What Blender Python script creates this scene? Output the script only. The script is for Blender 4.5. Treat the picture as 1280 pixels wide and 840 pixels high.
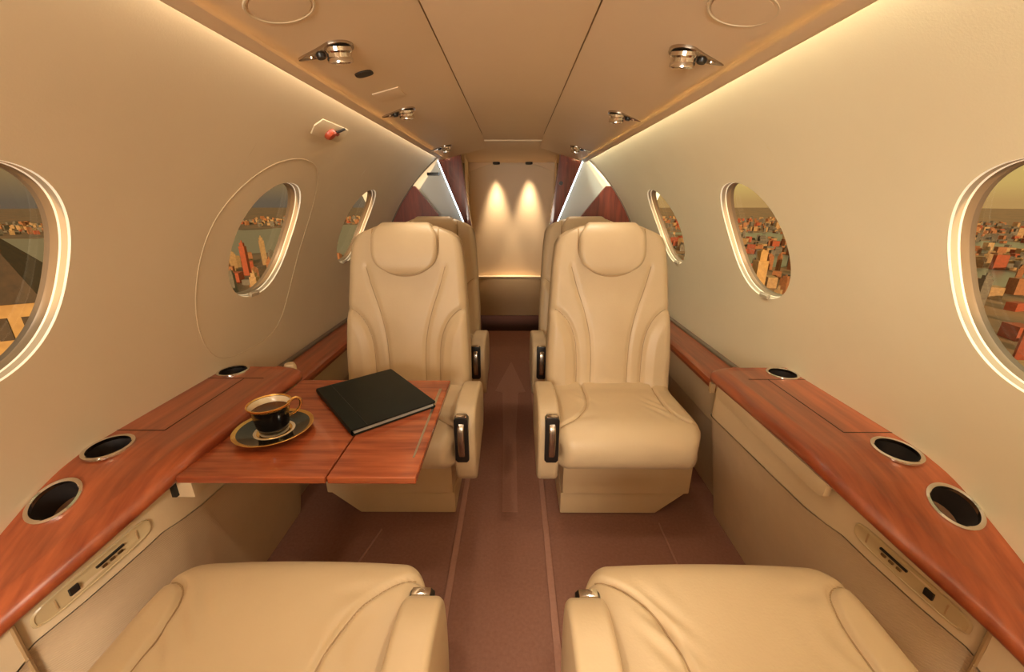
import bpy, bmesh, math, random
import numpy as np
from mathutils import Vector, Matrix
from mathutils.bvhtree import BVHTree

# ------------------------------------------------------------------ camera, world, lights, exposure
for o in list(bpy.data.objects): bpy.data.objects.remove(o, do_unlink=True)
SC = bpy.context.scene
COL = SC.collection
F_PX, VX, VY = 500.0, 643.0, 252.0
CAM = np.array([0.025, 0.0, 1.0])
PITCH = math.atan((420 - VY) / F_PX)
YAW = math.atan((VX - 640) / math.hypot(F_PX, 420 - VY))
cd = bpy.data.cameras.new('camera'); cam = bpy.data.objects.new('camera', cd); COL.objects.link(cam)
cd.sensor_fit = 'HORIZONTAL'; cd.sensor_width = 36; cd.lens = F_PX / 1280 * 36; cd.clip_start = .01; cd.clip_end = 20000
cam.location = CAM; cam.rotation_euler = (math.pi / 2 - PITCH, 0, YAW)
SC.camera = cam

vs = SC.view_settings
vs.view_transform = 'Standard'; vs.look = 'None'; vs.gamma = 1.0; vs.use_curve_mapping = False
vs.exposure = 0.0

COVE_L, COVE_R = 6.0, 80.0       # watts of the cove strips
FILL_W = 48.0                  # added fill behind the camera
LAMP_W = 3.5
NEAR_LAMP_W = 8.0
FAR_W = 58.0
WARM = (1.0, .87, .66)

wd = bpy.data.worlds.new('sunset_sky'); SC.world = wd; wd.use_nodes = True
nt = wd.node_tree; nt.nodes.clear()
def wn(t, **k):
    n = nt.nodes.new(t)
    for a, b in k.items(): setattr(n, a, b)
    return n
tc = wn('ShaderNodeTexCoord'); sx = wn('ShaderNodeSeparateXYZ'); nt.links.new(tc.outputs['Generated'], sx.inputs[0])
def ramp(stops):
    r = wn('ShaderNodeValToRGB'); e = r.color_ramp.elements
    while len(e) < len(stops): e.new(.5)
    for i, (p, c) in enumerate(stops): e[i].position = p; e[i].color = (*c, 1)
    nt.links.new(sx.outputs['Z'], r.inputs[0]); return r
def lin(r, g, b):
    f = lambda v: (v / 255 / 12.92) if v / 255 <= .04045 else ((v / 255 + .055) / 1.055) ** 2.4
    return (f(r), f(g), f(b))
rr = ramp([(0, lin(186, 146, 88)), (.03, lin(206, 172, 100)), (.12, lin(214, 190, 112)), (.6, lin(200, 185, 130))])
rl = ramp([(0, lin(104, 90, 72)), (.04, lin(138, 112, 74)), (.13, lin(176, 143, 88)), (.6, lin(165, 145, 110))])
mx = wn('ShaderNodeMix', data_type='RGBA')
mr = wn('ShaderNodeMapRange'); nt.links.new(sx.outputs['X'], mr.inputs[0]); mr.inputs[1].default_value = -.4; mr.inputs[2].default_value = .4
nt.links.new(mr.outputs[0], mx.inputs[0]); nt.links.new(rl.outputs[0], mx.inputs[6]); nt.links.new(rr.outputs[0], mx.inputs[7])
bg = wn('ShaderNodeBackground'); nt.links.new(mx.outputs[2], bg.inputs[0]); bg.inputs[1].default_value = 1.0
wo = wn('ShaderNodeOutputWorld'); nt.links.new(bg.outputs[0], wo.inputs[0])

def light(name, kind, loc, power, color=WARM, aim=None, **k):
    l = bpy.data.lights.new(name, kind); l.energy = power; l.color = color
    for a, b in k.items(): setattr(l, a, b)
    o = bpy.data.objects.new(name, l); COL.objects.link(o); o.location = loc
    if aim is not None:
        o.rotation_euler = (Vector(aim) - Vector(loc)).to_track_quat('-Z', 'Y').to_euler()
    return o
light('low_sun', 'SUN', (0, -50, 60), 4.0, (1, .62, .30), aim=(0, 190, 0), angle=math.radians(1.5))
for s, w in ((-1, COVE_L), (1, COVE_R)):
    l = bpy.data.lights.new('cove_light', 'AREA'); l.energy = w; l.color = WARM if s < 0 else (1.0, .98, .70); l.shape = 'RECTANGLE'; l.size = 3.9; l.size_y = .022
    o = bpy.data.objects.new('cove_light', l); COL.objects.link(o); o.location = (s * .425 + .018, .6, 1.268)
    # strip runs along Y, shines outward and a little down
    zax = Vector((-s * .95, 0, .30)).normalized(); xax = Vector((0, 1, 0)); yax = zax.cross(xax)
    o.rotation_euler = Matrix((xax, yax, zax)).transposed().to_euler()
light('forward_fill', 'AREA', (-.42, -1.30, 1.0), FILL_W, (1, .93, .78), aim=(.35, 1.5, .8), shape='RECTANGLE', size=1.0, size_y=.5)  # unseen fill, added to brighten the cabin from the front

# ------------------------------------------------------------------ pixel helpers (direction from the lens; depth from the surface it touches)
_F = np.array([0, math.cos(PITCH), -math.sin(PITCH)]); _U = np.array([0, math.sin(PITCH), math.cos(PITCH)]); _R = np.array([1., 0, 0])
_M = np.array([[math.cos(YAW), -math.sin(YAW), 0], [math.sin(YAW), math.cos(YAW), 0], [0, 0, 1]])
_F, _U, _R = _M @ _F, _M @ _U, _M @ _R
def ray(x, y): return _F * F_PX + _R * (x - 640) - _U * (y - 420)
def on_z(x, y, z): d = ray(x, y); return CAM + d * (z - CAM[2]) / d[2]
def on_y(x, y, Y): d = ray(x, y); return CAM + d * Y / d[1]
_zs = np.array([.52, .74, .87, .97, 1.09, 1.165, 1.235, 1.29]); _ws = np.array([.85, .80, .747, .69, .603, .532, .455, .385])
_co = np.polyfit(_zs, _ws, 4)
def W(z): return float(np.polyval(_co, max(z, .35)))
def Ws(z, s): return W(z) + (.020 * min(1, max(0, (z - .6) / .6)) if s > 0 else 0)
def dW(z): return (W(z + .01) - W(z - .01)) / .02
def bisect(x, y, fn):
    d = ray(x, y); lo, hi = 0., 4. / np.linalg.norm(d)
    for _ in range(250):
        m = (lo + hi) / 2
        if fn(CAM + d * m) < 0: lo = m
        else: hi = m
    return CAM + d * lo
def on_wall(x, y): return bisect(x, y, lambda p: abs(p[0]) - W(p[2]))
CX = .018
def CZ(x): return 1.30 - max(0, abs(x) - .145) * (.290 if x > 0 else .2421)     # underside of the ceiling panels
def on_ceil(x, y): return bisect(x, y, lambda p: p[2] - CZ(p[0] - CX))

# ------------------------------------------------------------------ materials
MATS = {}
def mat(name, col, rough=.5, metal=0, var=None, scale=8, stretch=(1, 1, 1), bump=0, bscale=200, coat=0, emit=None, estr=0, spec=.5, detail=4, coords='Object', wave=None):
    if name in MATS: return MATS[name]
    m = bpy.data.materials.new(name); m.use_nodes = True; t = m.node_tree; b = t.nodes['Principled BSDF']
    b.inputs['Base Color'].default_value = (*col, 1); b.inputs['Roughness'].default_value = rough; b.inputs['Metallic'].default_value = metal
    b.inputs['Specular IOR Level'].default_value = spec
    b.inputs['Coat Weight'].default_value = coat; b.inputs['Coat Roughness'].default_value = .08
    if emit: b.inputs['Emission Color'].default_value = (*emit, 1); b.inputs['Emission Strength'].default_value = estr
    tcn = t.nodes.new('ShaderNodeTexCoord'); mp = t.nodes.new('ShaderNodeMapping'); mp.inputs['Scale'].default_value = stretch
    t.links.new(tcn.outputs[coords], mp.inputs[0])
    if var is not None:
        n = t.nodes.new('ShaderNodeTexNoise'); n.inputs['Scale'].default_value = scale; n.inputs['Detail'].default_value = detail
        n.inputs['Roughness'].default_value = .6
        t.links.new(mp.outputs[0], n.inputs['Vector'])
        r = t.nodes.new('ShaderNodeValToRGB'); r.color_ramp.elements[0].position = .32; r.color_ramp.elements[1].position = .68
        r.color_ramp.elements[0].color = (*col, 1); r.color_ramp.elements[1].color = (*var, 1)
        t.links.new(n.outputs['Fac'], r.inputs[0]); t.links.new(r.outputs[0], b.inputs['Base Color'])
    if bump:
        n = t.nodes.new('ShaderNodeTexNoise'); n.inputs['Scale'].default_value = bscale; n.inputs['Detail'].default_value = 3
        t.links.new(tcn.outputs[coords], n.inputs['Vector'])
        src = n.outputs['Fac']
        if wave:
            w = t.nodes.new('ShaderNodeTexWave'); w.inputs['Scale'].default_value = wave[0]; w.bands_direction = wave[1]; w.inputs['Distortion'].default_value = 0
            t.links.new(tcn.outputs[coords], w.inputs['Vector']); src = w.outputs['Fac']
        bp = t.nodes.new('ShaderNodeBump'); bp.inputs['Strength'].default_value = bump; bp.inputs['Distance'].default_value = .002
        t.links.new(src, bp.inputs['Height']); t.links.new(bp.outputs[0], b.inputs['Normal'])
    MATS[name] = m; return m
mat('lining', (.70, .57, .39), .55, var=(.73, .60, .415), scale=3, bump=.08, bscale=350)
mat('ceiling', (.77, .60, .41), .6, var=(.80, .63, .435), scale=2.5, bump=.06, bscale=300)
mat('leather', (.56, .41, .245), .42, var=(.60, .445, .27), scale=5, bump=.16, bscale=260, spec=.45)
mat('leather_seam', (.36, .235, .12), .55)
mat('leather_pipe', (.42, .27, .13), .5)
mat('base_leather', (.58, .41, .23), .5, var=(.61, .44, .25), scale=6, bump=.1, bscale=250)
mat('console', (.66, .50, .31), .5, var=(.68, .52, .33), scale=4, bump=.05, bscale=300)
mat('ribbed', (.60, .44, .27), .85, var=(.63, .465, .29), scale=20, bump=.35, wave=(75, 'Z'))
mat('carpet', (.265, .122, .082), .95, var=(.31, .147, .10), scale=120, bump=.8, bscale=900, spec=.1)
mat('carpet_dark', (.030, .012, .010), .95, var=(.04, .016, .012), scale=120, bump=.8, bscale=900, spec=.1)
mat('carpet_lit_streak', (.335, .162, .112), .95, var=(.375, .185, .128), scale=120, bump=.8, bscale=900, spec=.1)  # lighter carpet tone that paints the streak of light on the aisle
mat('carpet_light', (.37, .185, .128), .95, var=(.41, .205, .142), scale=120, bump=.8, bscale=900, spec=.1)
mat('wood_y', (.23, .042, .014), .3, var=(.44, .105, .036), scale=6, stretch=(7, .5, 2.5), coat=.4, detail=3)
mat('wood_x', (.21, .036, .012), .24, var=(.46, .11, .036), scale=6, stretch=(.6, 7, 7), coat=.5, detail=4)
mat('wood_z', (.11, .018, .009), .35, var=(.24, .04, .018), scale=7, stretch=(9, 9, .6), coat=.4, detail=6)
mat('wood_seam', (.03, .006, .003), .5)
mat('joint', (.30, .19, .10), .7)
mat('chrome', (.75, .70, .64), .12, metal=1)
mat('steel', (.50, .43, .36), .25, metal=1)
mat('black_plastic', (.012, .010, .009), .35)
mat('well', (.016, .010, .008), .6)
mat('well_bottom', (.22, .10, .05), .6)
mat('frame_white', (.50, .40, .28), .35, coat=.2)
mat('frame_tan', (.24, .17, .105), .4)
mat('frame_grey', (.16, .12, .085), .4)
mat('glow_rim', (.8, .70, .54), .3, emit=(1, .82, .58), estr=.4)  # emission paints the bright highlight on the frame edge; not a lamp
mat('cream_plastic', (.62, .48, .29), .35)
mat('panel_plate', (.50, .37, .20), .3, coat=.3)
mat('black_leather', (.006, .008, .006), .5, var=(.008, .012, .009), scale=30, bump=.2, bscale=400, spec=.22)
mat('page_edge', (.45, .44, .42), .6)
mat('black_glaze', (.006, .005, .005), .12, coat=.5)
mat('gold', (.83, .52, .18), .22, metal=1)
mat('porcelain', (.80, .66, .46), .2, coat=.4)
mat('coffee', (.10, .035, .010), .05)
mat('red_paint', (.45, .07, .03), .35)
mat('recess_white', (.72, .74, .72), .5)
mat('cool_led', (1, 1, 1), .3, emit=(.74, .93, 1.0), estr=9.0)
mat('warm_bulb', (1, .9, .7), .3, emit=(1, .82, .55), estr=2.0)
mat('far_panel', (.72, .56, .37), .45, var=(.74, .58, .39), scale=3)
mat('hatch_seam', (.58, .44, .28), .6)
for nm, a, b in (('city_orange', (.40, .17, .075), (.28, .13, .065)), ('city_tan', (.50, .33, .17), (.36, .24, .13)), ('city_grey', (.13, .12, .11), (.20, .18, .15)), ('city_red', (.42, .09, .04), (.30, .08, .04)), ('city_gold', (.62, .40, .17), (.48, .30, .13))):
    mat(nm, a, .8, var=b, scale=.16, detail=2, coords='Object')
mat('city_ground', (.16, .125, .09), .9, var=(.40, .23, .12), scale=.006, detail=10)
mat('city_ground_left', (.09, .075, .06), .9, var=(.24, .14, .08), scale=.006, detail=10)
mat('water', (.16, .17, .15), .35, var=(.19, .20, .18), scale=.01)
mat('roof_dark', (.05, .035, .025), .7, var=(.08, .05, .03), scale=.3)
mat('shell', (.3, .26, .2), .8)
g = bpy.data.materials.new('window_glass'); g.use_nodes = True; MATS['glass'] = g; t = g.node_tree; t.nodes.clear()
tr = t.nodes.new('ShaderNodeBsdfTransparent'); tr.inputs[0].default_value = (.97, .96, .93, 1); gl = t.nodes.new('ShaderNodeBsdfGlossy'); gl.inputs['Roughness'].default_value = .03
ms = t.nodes.new('ShaderNodeMixShader'); ms.inputs[0].default_value = .035; ou = t.nodes.new('ShaderNodeOutputMaterial')
t.links.new(tr.outputs[0], ms.inputs[1]); t.links.new(gl.outputs[0], ms.inputs[2]); t.links.new(ms.outputs[0], ou.inputs[0])

# ------------------------------------------------------------------ building helpers
def link(name, me, m, parent=None, smooth=True, loc=None, angle=40):
    if smooth:
        me.polygons.foreach_set('use_smooth', [True] * len(me.polygons))
        if angle: me.set_sharp_from_angle(angle=math.radians(angle))
    me.materials.clear(); me.materials.append(MATS[m] if isinstance(m, str) else m)
    o = bpy.data.objects.new(name, me); COL.objects.link(o)
    if parent is not None: o.parent = parent
    if loc is not None: o.location = loc
    return o
def pyd(name, v, f, m, parent=None, smooth=True, loc=None, angle=40, fix=True):
    me = bpy.data.meshes.new(name); me.from_pydata([tuple(map(float, p)) for p in v], [], f); me.update()
    if fix:
        bm = bmesh.new(); bm.from_mesh(me); bmesh.ops.remove_doubles(bm, verts=bm.verts, dist=1e-6); bmesh.ops.recalc_face_normals(bm, faces=bm.faces); bm.to_mesh(me); bm.free()
    return link(name, me, m, parent, smooth, loc, angle)
def bmobj(name, bm, m, parent=None, smooth=True, loc=None, angle=40):
    me = bpy.data.meshes.new(name); bmesh.ops.recalc_face_normals(bm, faces=bm.faces); bm.to_mesh(me); bm.free()
    return link(name, me, m, parent, smooth, loc, angle)
def empty(name, loc=(0, 0, 0), rz=0):
    o = bpy.data.objects.new(name, None); COL.objects.link(o); o.location = loc; o.rotation_euler = (0, 0, rz); o.empty_display_size = .1; return o
def tag(o, label=None, cat=None, group=None, kind=None):
    if label: o['label'] = label
    if cat: o['category'] = cat
    if group: o['group'] = group
    if kind: o['kind'] = kind
    return o
def box(name, lo, hi, m, parent=None, bev=.002, seg=2, loc=None):
    bm = bmesh.new(); bmesh.ops.create_cube(bm, size=1)
    for v in bm.verts: v.co = Vector([lo[i] + (v.co[i] + .5) * (hi[i] - lo[i]) for i in range(3)])
    if bev: bmesh.ops.bevel(bm, geom=bm.edges[:], offset=bev, segments=seg, affect='EDGES', profile=.7)
    return bmobj(name, bm, m, parent, loc=loc)
def prism(name, poly, axis, a, b, m, parent=None, bev=.0, seg=2, smooth=True):
    """poly: 2-D outline in the two axes other than `axis`, extruded from a to b."""
    ix = [i for i in range(3) if i != axis]
    def P(p, d):
        q = [0, 0, 0]; q[ix[0]], q[ix[1]] = p; q[axis] = d; return q
    bm = bmesh.new(); A = [bm.verts.new(P(p, a)) for p in poly]; B = [bm.verts.new(P(p, b)) for p in poly]
    n = len(poly); bm.faces.new(A); bm.faces.new(B[::-1])
    for i in range(n): bm.faces.new((A[i], A[(i + 1) % n], B[(i + 1) % n], B[i]))
    bmesh.ops.recalc_face_normals(bm, faces=bm.faces)
    if bev: bmesh.ops.bevel(bm, geom=bm.edges[:], offset=bev, segments=seg, affect='EDGES', profile=.7)
    return bmobj(name, bm, m, parent, smooth)
def grid(rings, close_u=False, close_v=False, cap=False):
    """rings: (n, k, 3) -> verts, faces"""
    R = np.asarray(rings); n, k = R.shape[:2]; v = R.reshape(-1, 3); f = []
    for i in range(n if close_u else n - 1):
        i2 = (i + 1) % n
        for j in range(k if close_v else k - 1):
            j2 = (j + 1) % k; f.append((i * k + j, i * k + j2, i2 * k + j2, i2 * k + j))
    if cap: f.append(tuple(range(k))[::-1]); f.append(tuple((n - 1) * k + j for j in range(k)))
    return v, f
def loft(name, rings, m, parent=None, close_u=False, close_v=False, cap=False, **k):
    v, f = grid(rings, close_u, close_v, cap); return pyd(name, v, f, m, parent, **k)
def tube(name, pts, r, m, parent=None, n=8, closed=False, **k):
    P = np.asarray(pts, float); N = len(P); rings = []
    up = None
    for i in range(N):
        if closed: tg = P[(i + 1) % N] - P[i - 1]
        else: tg = P[min(i + 1, N - 1)] - P[max(i - 1, 0)]
        tg = tg / (np.linalg.norm(tg) + 1e-12)
        if up is None: up = np.cross(tg, [0.31, .77, .55])
        up = up - tg * (up @ tg); up /= np.linalg.norm(up); s = np.cross(tg, up)
        rr_ = r[i] if hasattr(r, '__len__') else r
        rings.append([P[i] + rr_ * (math.cos(a) * up + math.sin(a) * s) for a in np.linspace(0, 2 * math.pi, n, endpoint=False)])
    return loft(name, rings, m, parent, close_u=closed, close_v=True, cap=not closed, **k)
def lathe(name, prof, m, parent=None, n=32, loc=None, closed=False, rot=None, **k):
    a = np.linspace(0, 2 * math.pi, n, endpoint=False)
    rings = [[(r * math.cos(t), r * math.sin(t), z) for t in a] for r, z in prof]
    o = loft(name, rings, m, parent, close_v=True, close_u=closed, **k)
    if loc is not None: o.location = loc
    if rot is not None: o.rotation_euler = rot
    return o
def smooth_curve(pts, n, closed=False):
    """Catmull-Rom resampled evenly"""
    P = np.asarray(pts, float)
    Q = np.vstack([P[-1], P, P[0], P[1]]) if closed else np.vstack([2 * P[0] - P[1], P, 2 * P[-1] - P[-2]])
    out = []
    for i in range(len(Q) - 3):
        p0, p1, p2, p3 = Q[i:i + 4]
        for t in np.linspace(0, 1, 24, endpoint=False):
            out.append(.5 * (2 * p1 + (p2 - p0) * t + (2 * p0 - 5 * p1 + 4 * p2 - p3) * t * t + (3 * p1 - p0 - 3 * p2 + p3) * t ** 3))
    if closed: out.append(out[0])
    else: out.append(P[-1])
    out = np.array(out); d = np.r_[0, np.cumsum(np.linalg.norm(np.diff(out, axis=0), axis=1))]
    s = np.linspace(0, d[-1], n, endpoint=not closed)
    return np.stack([np.interp(s, d, out[:, i]) for i in range(out.shape[1])], 1)
def dist_poly(x, s, poly):
    d = np.full(np.shape(x), 9.)
    for (ax, ay), (bx, by) in zip(poly[:-1], poly[1:]):
        dx, dy = bx - ax, by - ay; L = dx * dx + dy * dy + 1e-12
        t = np.clip(((x - ax) * dx + (s - ay) * dy) / L, 0, 1)
        d = np.minimum(d, np.hypot(x - ax - t * dx, s - ay - t * dy))
    return d
def pillow(name, prof, hw, r, m, parent=None, x0=0., nu=40, npf=60, disp=None):
    """closed side profile (y, z) swept across x with rounded ends; hw(y, z) half width; disp(x, y, z, ny, nz) outward"""
    P = smooth_curve(prof, npf, closed=True); tg = np.roll(P, -1, 0) - np.roll(P, 1, 0)
    tg /= np.linalg.norm(tg, axis=1)[:, None]; N = np.stack([tg[:, 1], -tg[:, 0]], 1)
    area = np.sum(P[:, 0] * np.roll(P[:, 1], -1) - np.roll(P[:, 0], -1) * P[:, 1])
    if area < 0: N = -N
    H = np.array([hw(*p) for p in P]); rings = []
    for t in np.linspace(-1, 1, nu):
        u = math.copysign(1 - (1 - abs(t)) ** 1.6, t)
        x = u * H; de = np.clip(H * (1 - abs(u)), 0, r); ins = r - np.sqrt(np.maximum(r * r - (r - de) ** 2, 0))
        D = -ins
        if disp is not None: D = D + disp(x, P[:, 0], P[:, 1], N[:, 0], N[:, 1])
        rings.append(np.stack([x + x0, P[:, 0] + N[:, 0] * D, P[:, 1] + N[:, 1] * D], 1))
    return loft(name, rings, m, parent, close_v=True, cap=True, angle=None)
def bvh(o):
    return BVHTree.FromPolygons([v.co for v in o.data.vertices], [tuple(p.vertices) for p in o.data.polygons])
def copy_tree(o, parent=None):
    c = o.copy(); COL.objects.link(c)
    if parent is not None: c.parent = parent; c.matrix_parent_inverse = o.matrix_parent_inverse
    for ch in [x for x in bpy.data.objects if x.parent == o]: copy_tree(ch, c)
    return c

Y0, Y1 = -1.5, 2.6
# ------------------------------------------------------------------ walls with window openings
WIN_Z, WA, WB = .884, .152, .168
WIN_Y = {1: [-.96, -.225, .515, 1.235, 1.955], -1: [-.96, -.215, .528, 1.252, 1.975]}
def oval(n=72, k=1.0, e=2.25):
    a = np.linspace(0, 2 * math.pi, n, endpoint=False); c, s = np.cos(a), np.sin(a)
    return np.stack([WA * k * np.sign(c) * np.abs(c) ** (2 / e), WB * k * np.sign(s) * np.abs(s) ** (2 / e)], 1), a
def wall(side):
    V, Fc, Nn = [], [], []
    def add(y, z):
        V.append((side * Ws(z, side), y, z)); n = Vector((-side, 0, dW(z) if z > .36 else 0)).normalized(); Nn.append(n); return len(V) - 1
    def patch(y0, y1, z0, z1, nz):
        zz = np.linspace(z0, z1, nz + 1); A = [add(y0, z) for z in zz]; B = [add(y1, z) for z in zz]
        for i in range(nz): Fc.append((A[i], B[i], B[i + 1], A[i + 1]))
    ZA, ZB, HY = .64, 1.13, .24
    patch(Y0, Y1, 0, ZA, 12); patch(Y0, Y1, ZB, 1.29, 16)
    y = Y0
    for yc in WIN_Y[side]:
        patch(y, yc - HY, ZA, ZB, 40)
        O, a = oval(96); rings = []
        for i in range(96):
            c, s = O[i]; tx = HY / abs(c) if abs(c) > 1e-9 else 1e9
            tz = ((ZB - WIN_Z) if s > 0 else (WIN_Z - ZA)) / abs(s) if abs(s) > 1e-9 else 1e9
            q = min(tx, tz); rings.append([(yc + c * (1 + (q - 1) * w), WIN_Z + s * (1 + (q - 1) * w)) for w in (0, .12, .3, .55, .8, 1)])
        for cy in (-1, 1):
            for cz, zc in ((-1, ZA), (1, ZB)):
                i = min(range(96), key=lambda k: abs(rings[k][5][0] - yc - cy * HY) + abs(rings[k][5][1] - zc)); y_, z_ = rings[i][0]
                rings[i] = [(y_ + (yc + cy * HY - y_) * w, z_ + (zc - z_) * w) for w in (0, .12, .3, .55, .8, 1)]
        idx = [[add(*p) for p in r] for r in rings]
        for i in range(96):
            for j in range(5): Fc.append((idx[i][j], idx[i][j + 1], idx[(i + 1) % 96][j + 1], idx[(i + 1) % 96][j]))
        y = yc + HY
    patch(y, Y1, ZA, ZB, 40)
    nm = 'wall_right' if side > 0 else 'wall_left'
    me = bpy.data.meshes.new(nm); me.from_pydata(V, [], Fc); me.update()
    flip = [i for i, p in enumerate(me.polygons) if p.normal.dot(Nn[p.vertices[0]]) < 0]
    for i in flip: Fc[i] = Fc[i][::-1]
    me.clear_geometry(); me.from_pydata(V, [], Fc); me.update()
    me.polygons.foreach_set('use_smooth', [True] * len(me.polygons))
    me.normals_split_custom_set_from_vertices(Nn)
    me.materials.append(MATS['lining']); o = bpy.data.objects.new(nm, me); COL.objects.link(o)
    tag(o, ('pale yellow curved cabin side wall lining' if side > 0 else 'tan curved cabin side wall with the rounded exit outline'), kind='structure'); return o
walls = {s: wall(s) for s in (-1, 1)}

wi = 0
for s in (-1, 1):
    n = np.array([s, 0, .22]); n /= np.linalg.norm(n)          # outward
    tv = np.array([s * dW(WIN_Z), 0, 1]); tv /= np.linalg.norm(tv)    # up along the wall
    for k, yc in enumerate(WIN_Y[s]):
        wi += 1; root = empty('window_%d' % wi, (s * Ws(WIN_Z, s), yc, WIN_Z))
        where = ('behind the near seat back', 'beside the near seat', 'beside the near console', 'above the facing seat cushion', 'beside the rear seats')[k]
        tag(root, 'oval cabin window %s, %s' % (where, 'hazy dark city outside' if s < 0 else 'golden sky and city outside'), kind='structure')
        def ring(kk, d, nn=96):
            O, a = oval(nn, 1.0); out = []
            for (cy, cz) in O:
                z = WIN_Z + cz * kk; p = np.array([s * Ws(z, s) - s * Ws(WIN_Z, s), cy * kk, cz * kk]) + n * d
                out.append(p)
            return out
        C = np.zeros(3)
        def shrink(R, f): return [C + (np.array(p)) * np.array([1, f, f]) for p in R]
        rows = [(1.0, 0), (.999, .003), (.995, .004), (.993, .011), (.990, .014), (.990, .016), (.984, .017), (.982, .026), (.972, .029), (.972, .038)]
        rr_ = [ring(k_, d_) for k_, d_ in rows]
        loft('glow_rim', rr_[0:3], 'glow_rim', root, close_v=True, angle=None)  # frame edge with its highlight put in as a faint glow
        loft('reveal', rr_[2:5], 'frame_white', root, close_v=True, angle=None)
        loft('inner_glow_rim', rr_[4:7], 'glow_rim', root, close_v=True, angle=None)
        loft('shade_track', rr_[6:9], 'frame_tan', root, close_v=True, angle=None)
        loft('outer_frame', rr_[8:10], 'frame_grey', root, close_v=True, angle=None)
        loft('pane', [ring(k_, .034) for k_ in (.02, .2, .4, .6, .8, .978)], 'glass', root, close_v=True, angle=None)
        # shade pull tab on the lower edge
        b = bmesh.new(); bmesh.ops.create_cube(b, size=1)
        for v in b.verts: v.co = Vector((v.co.x * .012, v.co.y * .05, v.co.z * .02))
        bmesh.ops.bevel(b, geom=b.edges[:], offset=.005, segments=3, affect='EDGES')
        zt = WIN_Z - WB + .004
        tb = bmobj('pull_tab', b, 'frame_white', root, loc=(s * Ws(zt, s) - s * Ws(WIN_Z, s) + s * .002, 0, zt - WIN_Z)); tb.rotation_euler = (0, math.atan(dW(zt)) * s, 0)

# emergency exit outline round the second window on the left wall (a shallow joint with a soft bead)
ex = smooth_curve([(1.25, 1.115), (1.38, 1.085), (1.465, .99), (1.49, .86), (1.465, .68), (1.39, .565), (1.24, .54), (1.09, .565), (1.015, .68), (.99, .86), (1.015, .99), (1.11, 1.085)], 120, closed=True)
tube('exit_hatch_joint', [(-W(z) + .0005, y, z) for y, z in ex], .0012, 'hatch_seam', walls[-1], closed=True, n=6)

# ------------------------------------------------------------------ ceiling, floor, end walls
ceil_prof = [(x, CZ(-x)) for x in np.linspace(0, .405, 28)] + [(.418, 1.2335), (.428, 1.2335), (.434, 1.239), (.434, 1.247), (.428, 1.252), (.40, 1.258), (.37, 1.29)]
def ceil_half(s, x0, x1, name, m, y1=2.56, parent=None):
    pr = [(x, CZ(s * x)) if x < .406 else (x, z - (.0125 if s > 0 else 0)) for x, z in ceil_prof if x0 - 1e-6 <= x <= x1 + 1e-6]
    if abs(pr[0][0] - x0) > 1e-6: pr = [(x0, CZ(s * x0))] + pr
    rings = [[(s * x, y, z) for x, z in pr] for y in np.linspace(Y0, y1, 12)]
    return loft(name, rings, m, parent, angle=None)
ceiling = empty('ceiling', (CX, 0, 0)); tag(ceiling, 'tan cabin ceiling with a long central panel between two joints', kind='structure')
# central panel: slightly proud of the side panels, narrowing where it ends in a rounded header
cp = [(-.142, Y0), (.142, Y0), (.142, 2.02), (.150, 2.24), (-.150, 2.24), (-.142, 2.02)]
prism('central_panel', cp, 2, 1.297, 1.325, 'ceiling', ceiling, bev=.003)
for s in (-1, 1): ceil_half(s, .1455, .6, 'side_panel', 'ceiling', parent=ceiling)
prism('joint_backing', [(-.20, Y0), (.20, Y0), (.20, 2.6), (-.20, 2.6)], 2, 1.304, 1.33, 'joint', ceiling)
hd = [(-.1475, 2.244)] + [(x, 2.244 + .0) for x in (0,)] + [(.1475, 2.244), (.1475, 2.62), (-.1475, 2.62)]
prism('rear_header', hd, 2, 1.292, 1.325, 'ceiling', ceiling, bev=.004)
# housing above the coves
loft('cove_housing', [[(x, y, z) for x, z in ((-.44, 1.275), (-.33, 1.34), (0, 1.36), (.33, 1.34), (.44, 1.275))] for y in (Y0, 2.62)], 'lining', ceiling, angle=None)

floor = prism('floor', [(-.9, Y0), (.9, Y0), (.9, 2.47), (-.9, 2.47)], 2, -.03, 0, 'carpet', smooth=False); tag(floor, 'brown carpeted cabin floor', kind='structure')
prism('rear_carpet', [(-.5, 2.47), (.5, 2.47), (.5, 3.12), (-.5, 3.12)], 2, -.03, -.004, 'carpet', floor, smooth=False)
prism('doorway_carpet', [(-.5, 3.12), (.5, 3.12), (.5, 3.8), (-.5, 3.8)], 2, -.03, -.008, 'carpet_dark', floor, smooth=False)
for x in (-.150, .128):
    box('seat_rail', (x - .009, .1, -.002), (x + .009, 2.46, .006), 'carpet_light', floor, bev=.002)
for a, b in (((-.40, 1.02), (-.455, .78)), ((.50, 1.05), (.50, .80))):
    tube('carpet_seam', [(a[0], a[1], .0005), (b[0], b[1], .0005)], .003, 'carpet_light', floor, n=6)
streak = [on_z(x, y, 0)[:2] for x, y in ((639, 452), (657, 490), (648, 491), (645, 540), (647, 640), (628, 640), (629, 540), (628, 491), (619, 489))]
prism('painted_light_streak', [tuple(p) for p in streak], 2, -.001, .0012, 'carpet_lit_streak', floor, smooth=False)  # arrow-shaped streak of light, painted as a lighter carpet piece

wf = prism('wall_front', [(-.95, -.03), (.95, -.03), (.95, 1.36), (-.95, 1.36)], 1, Y0 - .03, Y0, 'lining', smooth=False); tag(wf, 'cream bulkhead closing the cabin behind the near seats', kind='structure')

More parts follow.
